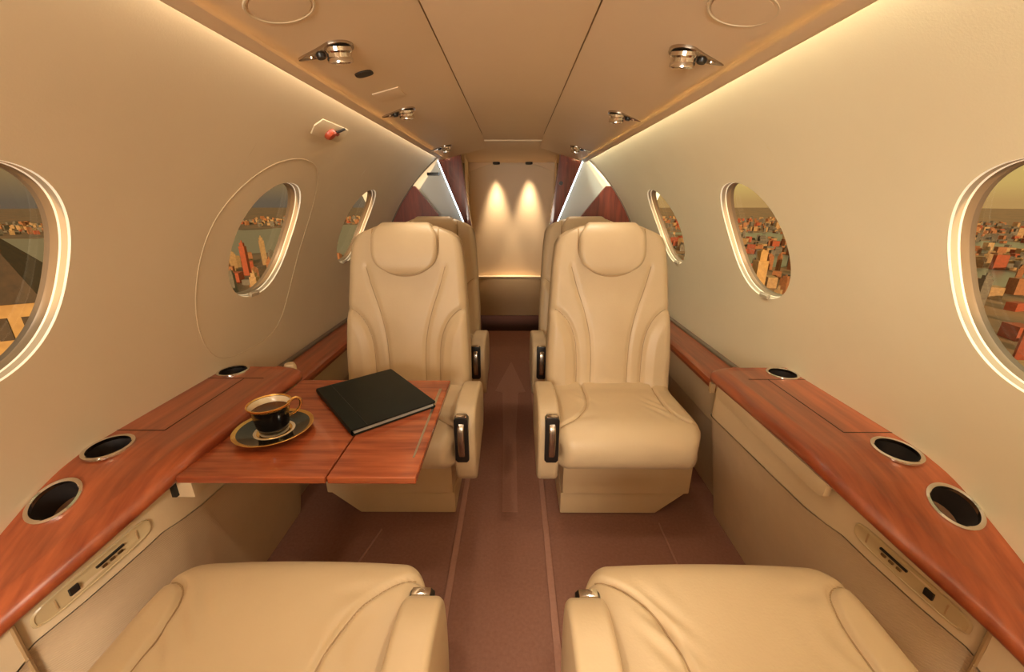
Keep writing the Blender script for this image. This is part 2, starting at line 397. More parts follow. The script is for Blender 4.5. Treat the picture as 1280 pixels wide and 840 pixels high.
# rear bulkhead: gently curved panel, shelf and base
wb = empty('wall_back', (0, 3.66, 0)); tag(wb, 'cream rear bulkhead with two bright lamp streaks above a shelf', kind='structure')
def far_y(x): return .02 - .05 * (x / .36) ** 2
xs = np.linspace(-.36, .36, 33)
def far_top(x): return 1.315 if abs(x) < .17 else 1.315 - (abs(x) - .17) * .40
loft('curved_panel', [[(x, far_y(x), .355 + t * (far_top(x) - .355)) for t in np.linspace(0, 1, 20)] for x in xs], 'far_panel', wb, angle=None)
prism('shelf', [(x, far_y(x)) for x in xs] + [(.36, -.06), (-.36, -.06)], 2, .335, .357, 'far_panel', wb, bev=.003)
box('base_panel', (-.36, -.05, -.03), (.36, -.02, .336), 'base_leather', wb, bev=.003)
box('backing', (-.75, .03, -.03), (.75, .06, 1.36), 'shell', wb, bev=0)
ca = prism('trim_1', [(-.75, 2.60), (.75, 2.60), (.75, 3.72), (-.75, 3.72)], 2, 1.31, 1.33, 'ceiling'); tag(ca, 'tan ceiling piece above the rear doorway', kind='structure')
# header over the bulkhead panel
hp = []
for s in (-1, 1):
    pw = loft('passage_wall', [[(s * x, y, z) for z in np.linspace(-.01, 1.31, 8)] for x, y in ((.30, 2.82), (.335, 3.2), (.365, 3.68))], 'lining', wb, angle=None); pw.location = (0, -3.66, 0)
prism('header', [(-.37, 1.33), (-.37, 1.235), (-.17, 1.305), (.17, 1.305), (.37, 1.235), (.37, 1.33)], 1, -.03, -.005, 'ceiling', wb)

# ------------------------------------------------------------------ rear partitions beside the doorway
def partition(s):
    root = empty('partition', (s * .45, 2.6, 0)); inv = Vector((-s * .45, -2.6, 0))
    sl = 'left' if s < 0 else 'right'
    tag(root, 'mahogany partition with cool lit recess %s' % ('and a black hook' if s < 0 else 'and no hook'), 'partition')
    def q(x, z): return (s * x, z)
    jamb = [q(.435, 1.295), q(.30, 1.295), q(.245, .86), q(.185, .0), q(.215, .0), q(.262, .80), q(.285, .87), q(.425, 1.225)]
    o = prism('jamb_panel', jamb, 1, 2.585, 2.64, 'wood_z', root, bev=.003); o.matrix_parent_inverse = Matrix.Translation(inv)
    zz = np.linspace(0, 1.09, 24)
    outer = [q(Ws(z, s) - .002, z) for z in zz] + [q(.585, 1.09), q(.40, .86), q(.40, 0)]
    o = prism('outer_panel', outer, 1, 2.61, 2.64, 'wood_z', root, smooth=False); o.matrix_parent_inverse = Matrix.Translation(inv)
    xl = lambda z: float(np.interp(z, [.815, .882, 1.235, 1.33], [.272, .294, .434, .472]))
    o = loft('recess_panel', [[(s * (xl(z) + t_), 2.637 + .15 * (1 - math.exp(-t_ / .16)), z) for t_ in np.r_[np.linspace(0, .2, 12), np.linspace(.24, .62, 7)]] for z in np.linspace(0, 1.33, 30)], 'recess_white', root, angle=None); o.matrix_parent_inverse = Matrix.Translation(inv)
    led = [(.432, 1.235), (.292, .882), (.270, .815)]
    o = tube('led_strip', [(s * (x + .006), 2.618, z) for x, z in led], .0028, 'cool_led', root, n=8); o.matrix_parent_inverse = Matrix.Translation(inv)
    if s < 0:
        o = box('hook', (-.50, 2.575, 1.148), (-.428, 2.60, 1.166), 'black_plastic', root, bev=.004); o.matrix_parent_inverse = Matrix.Translation(inv)
    else:
        o = lathe('latch', [(.0005, -.006), (.012, -.006), (.012, .006), (.0005, .006)], 'black_plastic', root, n=16, loc=(.305, 2.58, 1.105), rot=(math.pi / 2, 0, 0)); o.matrix_parent_inverse = Matrix.Translation(inv)
for s in (-1, 1): partition(s)
arch = [(-W(z) + .001, 2.598, z) for z in np.linspace(0, 1.26, 50)]
t2 = tube('trim_2', arch, .0055, 'frame_grey'); tag(t2, 'dark edge trim where the left lining ends', kind='structure')
t3 = tube('trim_3', [(Ws(z, 1) - .001, y, z) for x, y, z in arch], .0055, 'frame_grey'); tag(t3, 'dark edge trim where the right lining ends', kind='structure')

# ------------------------------------------------------------------ seats
def seat(outer):
    """facing -Y, origin on the floor; outer=+1: window side at local +x"""
    root = empty('cabin_seat')
    # base
    o_ = outer
    low = [(-.175, .004), (.145, .004), (.236, .086), (-.175, .086)]; up = [(-.172, .096), (.24, .096), (.24, .262), (-.172, .262)]
    prism('lower_base', [(o_ * x, z) for x, z in low], 1, -.060, .20, 'base_leather', root, bev=.006)
    prism('upper_base', [(o_ * x, z) for x, z in up], 1, -.075, .20, 'base_leather', root, bev=.006)
    box('floor_shoe', (-.16, -.05, 0), (.14, .19, .012), 'black_plastic', root, bev=.002) if o_ > 0 else box('floor_shoe', (-.14, -.05, 0), (.16, .19, .012), 'black_plastic', root, bev=.002)
    # cushion
    seams = []
    for sd in (-1, 1):
        if sd == outer: seams.append([(sd * .225, -.135), (sd * .185, -.132), (sd * .156, -.108), (sd * .142, -.06), (sd * .140, .0), (sd * .146, .08), (sd * .155, .2)])
        else: seams.append([(sd * .225, -.150), (sd * .180, -.135), (sd * .142, -.105), (sd * .114, -.06), (sd * .098, .0), (sd * .094, .08), (sd * .098, .2)])
    seams = [smooth_curve(p, 40) for p in seams]
    def cd_(x, y, z, ny, nz):
        topm = np.clip((nz - .1) / .5, 0, 1)
        d = np.minimum(dist_poly(x, y, seams[0]), dist_poly(x, y, seams[1]))
        g = -.009 * np.exp(-(d / .0048) ** 2) * topm
        puff = .010 * (1 - (x / .215) ** 2) * np.clip(nz, 0, 1) * np.clip((.2 - y) / .15, 0, 1)
        fold = .0026 * np.sin(x * 95 + 9 * np.sin(y * 17 + x * 8)) * np.exp(-((np.abs(x) - .115) / .03) ** 2) * np.exp(-((y + .05) / .075) ** 2) * topm
        return g + puff + fold
    cush = [(.17, .385), (.08, .388), (-.02, .392), (-.10, .395), (-.155, .388), (-.188, .362), (-.2, .325), (-.192, .287), (-.165, .262), (-.11, .255), (0, .255), (.17, .255)]
    cu_ = pillow('seat_cushion', cush, lambda y, z: .214 * (1 - .10 * np.clip((-.11 - y) / .09, 0, 1) ** 2), .035, 'leather', root, nu=170, npf=210, disp=cd_)
    bv = bvh(cu_)
    for p in seams:
        P_ = [(x, y) for x, y in p if abs(x) < .198 and y < .12]; q = [(x, y, bv.ray_cast(Vector((x, y, .6)), Vector((0, 0, -1)))[0]) for x, y in P_]
        tube('seam', [(x, y, h.z + .0002) for x, y, h in q if h is not None], .0013, 'leather_seam', root, n=6)
    # backrest
    wing, mid = [], []
    for sd in (-1, 1):
        wing.append(smooth_curve([(sd * .215, .655), (sd * .18, .645), (sd * .145, .61), (sd * .122, .555), (sd * .113, .48), (sd * .112, .36)], 40))
        mid.append(smooth_curve([(sd * .135, .79), (sd * .115, .72), (sd * .088, .64), (sd * .070, .56), (sd * .064, .48), (sd * .064, .36)], 40))
    def bd_(x, y, z, ny, nz):
        fr = np.clip((-ny - .2) / .4, 0, 1)
        dw = np.minimum(dist_poly(x, z, wing[0]), dist_poly(x, z, wing[1])); dm = np.minimum(dist_poly(x, z, mid[0]), dist_poly(x, z, mid[1]))
        g = -.008 * np.exp(-(dw / .008) ** 2) - .0045 * np.exp(-(dm / .008) ** 2)
        ax = np.abs(x); xw = np.interp(z, wing[1][::-1, 1], wing[1][::-1, 0]); inside = (ax > xw) & (z < .655)
        bol = np.where(inside, .012 * np.clip(dw / .04, 0, 1), 0) + .006 * np.exp(-(x / .06) ** 2) * np.clip((.72 - z) / .2, 0, 1)
        return (g + bol) * fr
    back = [(.125, .35), (.134, .42), (.146, .50), (.165, .60), (.190, .70), (.215, .80), (.235, .87), (.25, .908), (.275, .921), (.305, .900), (.312, .85), (.298, .72), (.268, .56), (.236, .42), (.225, .35), (.175, .335)]
    def bh(y, z): return float(np.interp(z, [.33, .5, .65, .8, .86, .89, .905, .92], [.215, .214, .206, .197, .190, .178, .160, .125]))
    bk_ = pillow('backrest', back, bh, .028, 'leather', root, nu=110, npf=150, disp=bd_)
    bv = bvh(bk_)
    for p in wing + mid:
        P_ = [(x, z) for x, z in p if abs(x) < .193 and z > .37]; q = [(x, z, bv.ray_cast(Vector((x, -.3, z)), Vector((0, 1, 0)))[0]) for x, z in P_]
        sm_ = tube('seam', [(x, h.y - .0002, z) for x, z, h in q if h is not None], .0012, 'leather_seam', root, n=6); sm_['on_back'] = 1
    # headrest pad
    hr = [(.203, .762), (.191, .785), (.196, .83), (.208, .875), (.222, .908), (.243, .930), (.27, .932), (.287, .912), (.275, .86), (.25, .80), (.225, .762)]
    def hh(y, z): return .112 - .022 * max(0, (z - .893) / .04) ** 1.5 if z > .85 else .112 * math.sqrt(max(.03, 1 - ((.85 - z) / .0905) ** 2.4))
    pillow('headrest', hr, hh, .017, 'leather', root, nu=60, npf=70)
    U = [(.1125, .912), (.1135, .86)] + [(.1135 * math.cos(a), .855 - .095 * math.sin(a)) for a in np.linspace(0, math.pi, 22)[1:-1]] + [(-.1135, .86), (-.1125, .912)]
    U = smooth_curve(U, 60)
    tube('headrest_piping', [(x, float(np.interp(z, [.70, .80, .87, .903, .92], [.190, .215, .235, .25, .262])) - .0015, z) for x, z in U], .0028, 'leather_pipe', root, n=6)
    # lowered armrest on the aisle side
    xa = -outer * .230
    arm = [(.13, .39), (.05, .43), (-.06, .442), (-.12, .438), (-.155, .418), (-.168, .37), (-.168, .29), (-.158, .235), (-.14, .205), (-.11, .198), (.0, .22), (.13, .25)]
    ar = pillow('armrest', arm, lambda y, z: .031, .011, 'leather', root, x0=xa, nu=20, npf=60)
    xa = -outer * .223
    pl = prism('latch_plate', [(xa + a, b) for a, b in ((-.014, .288), (.014, .288), (.02, .296), (.02, .425), (.014, .433), (-.014, .433), (-.02, .425), (-.02, .296))], 1, -.176, -.150, 'black_plastic', root, bev=.003)
    hp_ = [(-.172, .415), (-.184, .405), (-.19, .375), (-.19, .345), (-.184, .315), (-.172, .305), (-.168, .33), (-.168, .39)]
    lv = pillow('lever', hp_, lambda y, z: .0095, .004, 'steel', pl, x0=xa, nu=10, npf=40)
    box('lever_cap', (xa - .015, -.1735, .428), (xa + .015, -.160, .436), 'chrome', pl, bev=.003)
    return root
A = seat(1); B = seat(-1)
def put(o, x, y, rz, label, grp):
    o.location = (x, y, 0); o.rotation_euler = (0, 0, rz); tag(o, label, 'seat', grp)
A2, B2, A3, B3 = copy_tree(A), copy_tree(B), copy_tree(A), copy_tree(B)
put(A, .355, 1.15, 0, 'cream leather seat facing the near seats, its cushion fully in view', 'club seats')
put(B, -.346, 1.15, 0, 'cream leather seat partly hidden behind the open wooden table', 'club seats')
put(A2, .362, 1.72, 0, 'cream leather rear seat right behind the seat with no table', 'rear seats')
put(B2, -.358, 1.72, 0, 'cream leather rear seat right behind the seat at the open table', 'rear seats')
put(A3, -.345, .368, math.pi, 'cream leather near seat turned away, before the open table', 'near seats')
put(B3, .366, .366, math.pi, 'cream leather near seat turned away, beside the stowed-table console', 'near seats')

for st in (A3, B3):      # backs reclined further, armrests slid back
    for ch in st.children:
        n_ = ch.name.split('.')[0]
        if n_ in ('backrest', 'headrest', 'headrest_piping') or ch.get('on_back'):
            ch.matrix_local = Matrix.Translation((0, .055, 0)) @ Matrix.Translation((0, .15, .36)) @ Matrix.Rotation(math.radians(-24), 4, 'X') @ Matrix.Translation((0, -.15, -.36))
        if n_ in ('armrest', 'latch_plate'): ch.location = (0, .058, -.005) if n_ == 'armrest' else (0, .062, -.022)
        if n_ == 'seat_cushion' or (n_ == 'seam' and not ch.get('on_back')): ch.scale = (1.05, 1, 1.02)
# ------------------------------------------------------------------ side consoles
_ly = [-1.5, .15, .30, .42, .52, .62, .68, .75, 1.12]
_lz = [.30, .30, .335, .392, .450, .501, .517, .522, .522]
_li = [.81, .81, .80, .765, .700, .643, .627, .622, .612]
def LZ(y): return float(np.interp(y, _ly2, _lz2))
def LI(y): return float(np.interp(y, _ly2, _li2))
_c = smooth_curve(np.stack([_ly[1:], _lz[1:], _li[1:]], 1), 80)
_ly2 = np.r_[-1.5, _c[:, 0]]; _lz2 = np.r_[.30, _c[:, 1]]; _li2 = np.r_[.81, _c[:, 2]]
CUPS = {1: [(.81, 1.078), (.802, .700), (.812, .585)], -1: [(.81, 1.09), (.808, .702), (.808, .588)]}
def ledge_pt(x, y):
    z = LZ(y); sl = (LZ(y + .01) - LZ(y - .01)) / .02
    return z, math.atan(sl)
def console(s):
    root = empty('side_console', (s * .72, .6, 0)); inv = Matrix.Translation((-s * .72, -.6, 0))
    def P(o): o.matrix_parent_inverse = inv; return o
    tag(root, 'cream side console with wooden ledge, its folding table pulled out' if s < 0 else 'cream side console with wooden ledge, its table panel closed', 'console')
    ys = list(np.linspace(-.55, .15, 5)[:-1]) + list(np.linspace(.15, 1.125, 70))
    def endr(y):  # rounded inner far corner
        d = max(0, y - 1.085); return .04 - math.sqrt(max(0, .04 ** 2 - d * d)) if d > 0 else 0
    rings = []
    for y in ys:
        z = LZ(y); xi = LI(y) + endr(y); xo = W(z) + .004
        sec = [(xo, z - .03), (xo, z), (xi + .050, z), (xi + .046, z + .0015), (xi + .040, z + .0015), (xi + .022, z - .0015)]
        for a in np.linspace(90, 270, 9): sec.append((xi + .012 + .016 * math.cos(math.radians(a)), z - .0185 + .016 * math.sin(math.radians(a))))
        rings.append([(s * x, y, zz) for x, zz in sec])
    led = P(loft('wood_ledge', rings, 'wood_y', root, close_v=True, cap=True, angle=35))
    # cut the cup holder wells
    cuts = []
    for (x, y) in CUPS[s]:
        z, th = ledge_pt(x, y); c = lathe('cutter', [(.0, -.05), (.0375, -.05), (.0375, .03), (.0, .03)], 'well', None, n=36, loc=(s * x, y, z - .0), rot=(th, 0, 0)); cuts.append(c)
        mod = led.modifiers.new('b', 'BOOLEAN'); mod.operation = 'DIFFERENCE'; mod.object = c; mod.solver = 'EXACT'
    dg = bpy.context.evaluated_depsgraph_get(); dg.update()
    me = bpy.data.meshes.new_from_object(led.evaluated_get(dg)); led.modifiers.clear(); led.data = me
    for c in cuts: bpy.data.objects.remove(c, do_unlink=True)
    me.set_sharp_from_angle(angle=math.radians(35))
    for i, (x, y) in enumerate(CUPS[s]):
        z, th = ledge_pt(x, y)
        rg = lathe('cup_holder', [(.0355, -.004), (.0355, .003), (.0385, .0048), (.0425, .003), (.043, -.001)], 'chrome', root, n=40); P(rg)
        rg.location = (s * x, y, z); rg.rotation_euler = (th, 0, 0)
        wl = lathe('well', [(.0375, .001), (.036, -.045), (.0355, -.049), (.0, -.049)], 'well', rg, n=32)
        bt = lathe('well_mat', [(.0345, -.047), (.0, -.047)], 'well_bottom', rg, n=24)
    # lid joints in the ledge
    def seam(pts, parent=root):
        return P(tube('lid_joint', [(s * x, y, LZ(y) - .0006) for x, y in pts], .0016, 'wood_seam', parent, n=6))
    seam([(.745, y) for y in np.linspace(.765, 1.04, 8)]); seam([(x, .765) for x in np.linspace(.745, .85, 4)]); seam([(x, 1.04) for x in np.linspace(.69, .85, 4)])
    # side panels: cream upper, ribbed lower
    def zb(y): return float(np.interp(y, [.1, .30, .40, .46, .62, 1.12], [.18, .205, .262, .312, .385, .372]))
    def xb(y): return LI(y) + .022
    def side(y, off=0):
        xi = LI(y) + .02 + endr(y); return [(xi + off, LZ(y) - .030), (xi + .002 + off, (LZ(y) - .03 + zb(y)) / 2), (xb(y) + endr(y) + off, zb(y))]
    yy = np.linspace(.447, 1.118, 52)
    P(loft('side_panel', [[(s * x, y, z) for x, z in side(y)] for y in yy] + [[(s * .86, 1.119, z) for x, z in side(1.118)]], 'console', root, angle=50))
    yn = np.linspace(-.5, .443, 24)
    P(loft('near_side_panel', [[(s * x, y, z) for x, z in side(y, -.011)] for y in yn] + [[(s * (x + .02), .446, z) for x, z in side(.443)]], 'console', root, angle=50))
    def rib(y, off=0):
        x0 = xb(y) + endr(y) + off; z0 = zb(y); x1 = .698 + max(0, LI(y) - .70) + off + endr(y)
        return [(x0 - .0035, z0 + .001), (x0 + .0015, z0 - .012)] + [(x0 + .0015 + (x1 - x0) * t, (z0 - .012) * (1 - t)) for t in np.linspace(.12, 1, 10)]
    P(loft('ribbed_panel', [[(s * x, y, z) for x, z in rib(y)] for y in yy] + [[(s * .87, 1.119, z) for x, z in rib(1.118)]], 'ribbed', root, angle=50))
    P(loft('near_ribbed_panel', [[(s * x, y, z) for x, z in rib(y, -.012)] for y in yn] + [[(s * (x + .03), .447, z) for x, z in rib(.443)]], 'ribbed', root, angle=50))
    P(tube('panel_piping', [(s * (x - .008), .445, z) for x, z in side(.445)[:1] + side(.445)[2:] + rib(.445)[2:]], .004, 'leather_pipe', root))
    # storage panel for the table
    if s > 0:
        zt, zl = .488, .452
        pnl = [(.652, .485), (1.07, .485), (1.075, .480), (1.075, .455), (1.065, .448), (.66, .448), (.648, .455), (.646, .480)]
        rg = []
        P(prism('table_door', [(y, z - .004) for y, z in pnl], 0, s * (.6315), s * (.645), 'console', root, bev=.002))
        P(box('door_pull', (s * .618, 1.095, .452), (s * .632, 1.110, .482), 'leather_pipe', root, bev=.003)) if s > 0 else None
    else:
        P(box('table_bracket', (-.66, .655, .436), (-.615, .70, .484), 'console', root, bev=.004))
        P(box('bracket_slot', (-.655, .648, .442), (-.645, .656, .478), 'black_plastic', root, bev=.001))
        P(lathe('far_bracket', [(0, .018), (.014, .016), (.018, .006), (.018, -.02), (0, -.02)], 'console', root, n=20, loc=(-.672, 1.145, .508)))
    # seat control panel set in the side
    ya, yb_ = .462, .606
    def cpt(t, w, off):   # t along, w across
        y = ya + (yb_ - ya) * t; sd = side(y); top = np.array(sd[0]); bot = np.array(sd[2]); c = top * .46 + bot * .54
        dr = (top - bot) / np.linalg.norm(top - bot); x, z = c + dr * w; return np.array([s * (x + .0005 - off), y, z])
    L = 24; hwid = .020; outl = []
    for i in range(L):
        a = 2 * math.pi * i / L; ca, sa = math.cos(a), math.sin(a)
        outl.append((.5 + .5 * math.copysign(abs(ca) ** .35, ca), hwid * math.copysign(abs(sa) ** .6, sa)))
    R1 = [cpt(t, w, .001) for t, w in outl]; R2_ = [cpt(.5 + (t - .5) * .985, w * .95, .004) for t, w in outl]; R3 = [cpt(.5 + (t - .5) * .96, w * .82, .004) for t, w in outl]; R4 = [cpt(.5 + (t - .5) * .95, w * .78, .0025) for t, w in outl]
    v, f = grid([R1, R2_, R3, R4], close_v=True); f.append(tuple(3 * L + i for i in range(L)))
    cpn = P(pyd('control_panel', v, f, 'panel_plate', root, angle=50))
    def btn(t0, t1, w0, w1, m, nm, off=.0045):
        c = [cpt(t0, w0, off), cpt(t1, w0, off), cpt(t1, w1, off), cpt(t0, w1, off)]; d = [cpt(t0, w0, .001), cpt(t1, w0, .001), cpt(t1, w1, .001), cpt(t0, w1, .001)]
        pyd(nm, c + d, [(0, 1, 2, 3), (0, 1, 5, 4), (1, 2, 6, 5), (2, 3, 7, 6), (3, 0, 4, 7)], m, cpn, smooth=False)
    btn(.50, .74, .003, .0065, 'black_plastic', 'slider')
    for q in range(3): btn(.54 + .07 * q, .58 + .07 * q, -.006, -.002, 'steel', 'button', .0038)
    btn(.275, .345, -.006, .007, 'black_plastic', 'jack')
    btn(.86, .872, -.010, .010, 'leather_pipe', 'end_groove', .003); btn(.17, .182, -.010, .010, 'leather_pipe', 'end_groove', .003)
    return root
CON = {s: console(s) for s in (-1, 1)}

# lower ledges along the facing and rear seats
for s in (-1, 1):
    root = empty('side_ledge', (s * .77, 1.8, 0)); inv = Matrix.Translation((-s * .77, -1.8, 0))
    tag(root, 'low wooden wall ledge running behind the seats %s' % ('past the open table' if s < 0 else 'from the closed console'), 'ledge')
    sec = [(.86, .395), (.86, .42), (.735, .42), (.725, .421), (.715, .421), (.704, .416), (.698, .404), (.700, .392), (.712, .388)]
    o = loft('wood_top', [[(s * x, y, z) for x, z in sec] for y in np.linspace(1.127, 2.58, 10)], 'wood_y', root, close_v=True, cap=True, angle=35); o.matrix_parent_inverse = inv
    o = loft('side_panel', [[(s * x, y, z) for x, z in ((.708, .395), (.712, .30), (.716, .27))] for y in np.linspace(1.127, 2.58, 6)], 'console', root); o.matrix_parent_inverse = inv
    o = loft('ribbed_panel', [[(s * x, y, z) for x, z in ((.713, .272), (.718, .262), (.74, 0))] for y in np.linspace(1.127, 2.58, 6)], 'ribbed', root); o.matrix_parent_inverse = inv
    o = box('wall_gasket', (min(s * .825, s * .845), 1.13, .419), (max(s * .825, s * .845), 2.58, .428), 'frame_grey', root, bev=.002); o.matrix_parent_inverse = inv

# ------------------------------------------------------------------ folding table with cup, saucer and folder
tb = empty('folding_table', (-.42, .86, .49)); inv = Matrix.Translation((.42, -.86, -.49))
tag(tb, 'glossy mahogany folding table pulled out over the seat', 'table')
def TP(o): o.matrix_parent_inverse = inv; return o
TZ0, TZ1 = .484, .500
TP(prism('inner_leaf', [(-.626, .637), (-.3375, .637), (-.3375, 1.078), (-.600, 1.078)], 2, TZ0, TZ1, 'wood_x', tb, bev=.005, seg=3))
TP(box('outer_leaf', (-.3345, .637, TZ0), (-.163, 1.078, TZ1), 'wood_x', tb, bev=.005, seg=3))
TP(box('hinge', (-.342, .65, TZ0 - .005), (-.330, 1.06, TZ0 + .004), 'steel', tb, bev=.001))
TP(prism('painted_reflection', [(-.184, .70), (-.180, .70), (-.178, 1.02), (-.186, 1.02)], 2, TZ1 - .003, TZ1 + .0004, 'steel', tb))  # reflection in the lacquer, put in as a thin steel strip
TP(box('support_rail', (-.60, .70, .462), (-.35, .73, TZ0), 'steel', tb, bev=.002))
TP(box('support_rail', (-.60, .99, .462), (-.35, 1.02, TZ0), 'steel', tb, bev=.002))

cx, cy = -.520, .792
sa = empty('saucer', (cx, cy, TZ1)); tag(sa, 'black saucer with gold rim and cream centre on the table', 'saucer')
lathe('foot', [(.0, .0008), (.040, .0), (.042, .004), (.036, .006), (0, .006)], 'porcelain', sa, n=40)
lathe('centre', [(.0, .0068), (.036, .0068), (.043, .0078), (.044, .0062), (0, .004)], 'porcelain', sa, n=48)
lathe('black_band', [(.0425, .0078), (.055, .0098), (.074, .0150), (.074, .0125), (.055, .0075), (.0425, .0045)], 'black_glaze', sa, n=56, closed=True)
lathe('gold_rim', [(.0735, .0150), (.081, .0175), (.0825, .0168), (.081, .0145), (.0735, .0125)], 'gold', sa, n=56, closed=True)
lathe('gold_ring', [(.030, .0068), (.036, .0076), (.0365, .0066), (.030, .0062)], 'gold', sa, n=48, closed=True)
cu = empty('coffee_cup', (cx, cy, TZ1 + .0072)); tag(cu, 'black coffee cup with gold rim, full of coffee, on saucer', 'cup')
lathe('cup_body', [(.0, .0), (.024, .0), (.029, .003), (.0325, .012), (.035, .03), (.038, .048), (.0425, .0655), (.0445, .068), (.0415, .066), (.037, .049), (.034, .030), (.030, .010), (0, .008)], 'black_glaze', cu, n=48)
lathe('inner_lining', [(.0435, .0685), (.0412, .0655), (.0367, .049), (.0336, .030), (.0, .028)], 'porcelain', cu, n=48)
lathe('gold_rim', [(.0415, .0668), (.0432, .0700), (.0452, .0692), (.0445, .0655), (.0425, .0628)], 'gold', cu, n=48, closed=True)
lathe('coffee', [(.0, .0528), (.0372, .0528), (.0378, .0532)], 'coffee', cu, n=40)
hpts = smooth_curve([(.036, .058), (.052, .066), (.062, .058), (.059, .042), (.046, .030), (.034, .027)], 40)
ang = math.radians(38)
tube('handle', [(r * math.cos(ang), r * math.sin(ang), z) for r, z in hpts], .0032, 'gold', cu, n=8)

fo = empty('folder', (-.345, .952, TZ1)); tag(fo, 'closed black leather folder lying on the table', 'folder')
fo.rotation_euler = (0, 0, math.radians(-50))
# local x along the long side
def rrect(hx, hy, r, n=5):
    out = []
    for sx_, sy_, a0 in ((1, 1, 0), (-1, 1, 90), (-1, -1, 180), (1, -1, 270)):
        for a in np.linspace(a0, a0 + 90, n): out.append((sx_ * (hx - r) + r * math.cos(math.radians(a)), sy_ * (hy - r) + r * math.sin(math.radians(a))))
    return out
prism('bottom_cover', rrect(.138, .107, .006), 2, .0, .003, 'black_leather', fo, bev=.001)
prism('pages', rrect(.134, .101, .002), 2, .003, .0115, 'page_edge', fo)
prism('top_cover', rrect(.138, .107, .006), 2, .0115, .0155, 'black_leather', fo, bev=.0015)
loft('spine', [[(x, -.105 - .004 * math.sin(a), .00775 - .0077 * math.cos(a)) for a in np.linspace(0, math.pi, 9)] for x in (-.138, .138)], 'black_leather', fo)
tube('spine_crease', [(-.137, -.070, .0154), (.137, -.070, .0154)], .0008, 'black_plastic', fo, n=6)

# ------------------------------------------------------------------ ceiling fittings
def reading_light(px, label, s, big):
    p = on_ceil(*px) if big else np.array([px[0], px[1], CZ(px[0] - CX)]); th = math.atan(.2421) * s
    o = empty('reading_light', (p[0], p[1], p[2])); o.rotation_euler = (0, th, 0)
    tag(o, label, 'light', 'chrome overhead reading lights')
    # teardrop plate pointing to the wall
    outl = []
    for a in np.linspace(0, 2 * math.pi, 40, endpoint=False):
        c, sn = math.cos(a), math.sin(a); r = .034 if c < 0 else .034 + .036 * c ** 3
        outl.append((s * r * c, .030 * sn * (1 if c < 0 else (1 - .35 * c))))
    prism('plate', outl, 2, -.004, .003, 'steel', o, bev=.0015)
    nz = lathe('nozzle', [(.0, .0), (.024, .0), (.024, -.006), (.021, -.009), (.0205, -.015), (.022, -.017), (.022, -.023), (.016, -.025), (.0145, -.020), (0, -.018)], 'chrome', o, n=24, loc=(-s * .006, 0, 0)); nz.rotation_euler = (.25, -s * .2, 0)
    lathe('lens', [(.0, -.0195), (.0142, -.0202)], 'black_plastic', nz, n=16)
    lathe('screw', [(.0, -.007), (.004, -.0065), (.005, -.003)], 'chrome', o, n=12, loc=(s * .045, 0, 0))
    lathe('air_outlet', [(0, -.010), (.007, -.010), (.009, -.006), (.009, 0)], 'black_plastic', o, n=16, loc=(s * .028, 0, 0))
    l = bpy.data.lights.new('lamp', 'SPOT'); l.energy = LAMP_W if big else NEAR_LAMP_W; l.color = WARM; l.spot_size = math.radians(95); l.spot_blend = .9; l.shadow_soft_size = .02
    lo = bpy.data.objects.new('lamp', l); COL.objects.link(lo); lo.parent = o; lo.location = (-s * .006, -.012, -.05)
    return o
lights = [((418, 60), -1, 'chrome reading light by the black sensor above the open table side'), ((505, 138), -1, 'chrome reading light beside the faint ceiling cover'), ((556, 183), -1, 'small chrome reading light before the partition with the hook'),
          ((860, 66), 1, 'chrome reading light just behind the plain ceiling disc over the closed console'), ((774, 143), 1, 'middle chrome reading light of the row without a sensor'), ((721, 184), 1, 'small chrome reading light before the partition without a hook')]
for px, s, lb in lights: reading_light(px, lb, s, 1)
for s in (-1, 1): reading_light((s * .30 + CX, .30), 'chrome reading light over the near seat %s' % ('before the open table' if s < 0 else 'beside the closed console'), s, 0)
for px, s, lb in (((350, 7), -1, 'round flat ceiling speaker disc on the black sensor side'), ((928, 11), 1, 'round flat ceiling speaker disc above the closed console')):
    p = on_ceil(*px); o = empty('ceiling_speaker', tuple(p)); o.rotation_euler = (0, math.atan(.2421) * s, 0); tag(o, lb, 'speaker', 'ceiling speakers')
    lathe('rim', [(.041, .002), (.044, -.002), (.0465, -.002), (.048, .002)], 'lining', o, n=48)
    lathe('disc', [(0, -.0015), (.0405, -.0015), (.041, .002)], 'ceiling', o, n=48)
p = on_ceil(455, 92); o = empty('ceiling_sensor', tuple(p)); o.rotation_euler = (0, -math.atan(.2421), 0); tag(o, 'small black oval sensor window in the ceiling panel', 'sensor')
prism('lens', [(.019 * math.copysign(abs(math.cos(a)) ** .7, math.cos(a)), .017 * math.copysign(abs(math.sin(a)) ** .7, math.sin(a))) for a in np.linspace(0, 2 * math.pi, 28, endpoint=False)], 2, -.002, .003, 'black_plastic', o, bev=.001)
p = on_ceil(487, 118); o = box('ceiling_cover', (-.034, -.04, -.0025), (.034, .04, .003), 'ceiling', None, bev=.002); o.location = tuple(p); o.rotation_euler = (0, -math.atan(.2421), 0); tag(o, 'faint square cover plate set in the ceiling panel', 'cover')
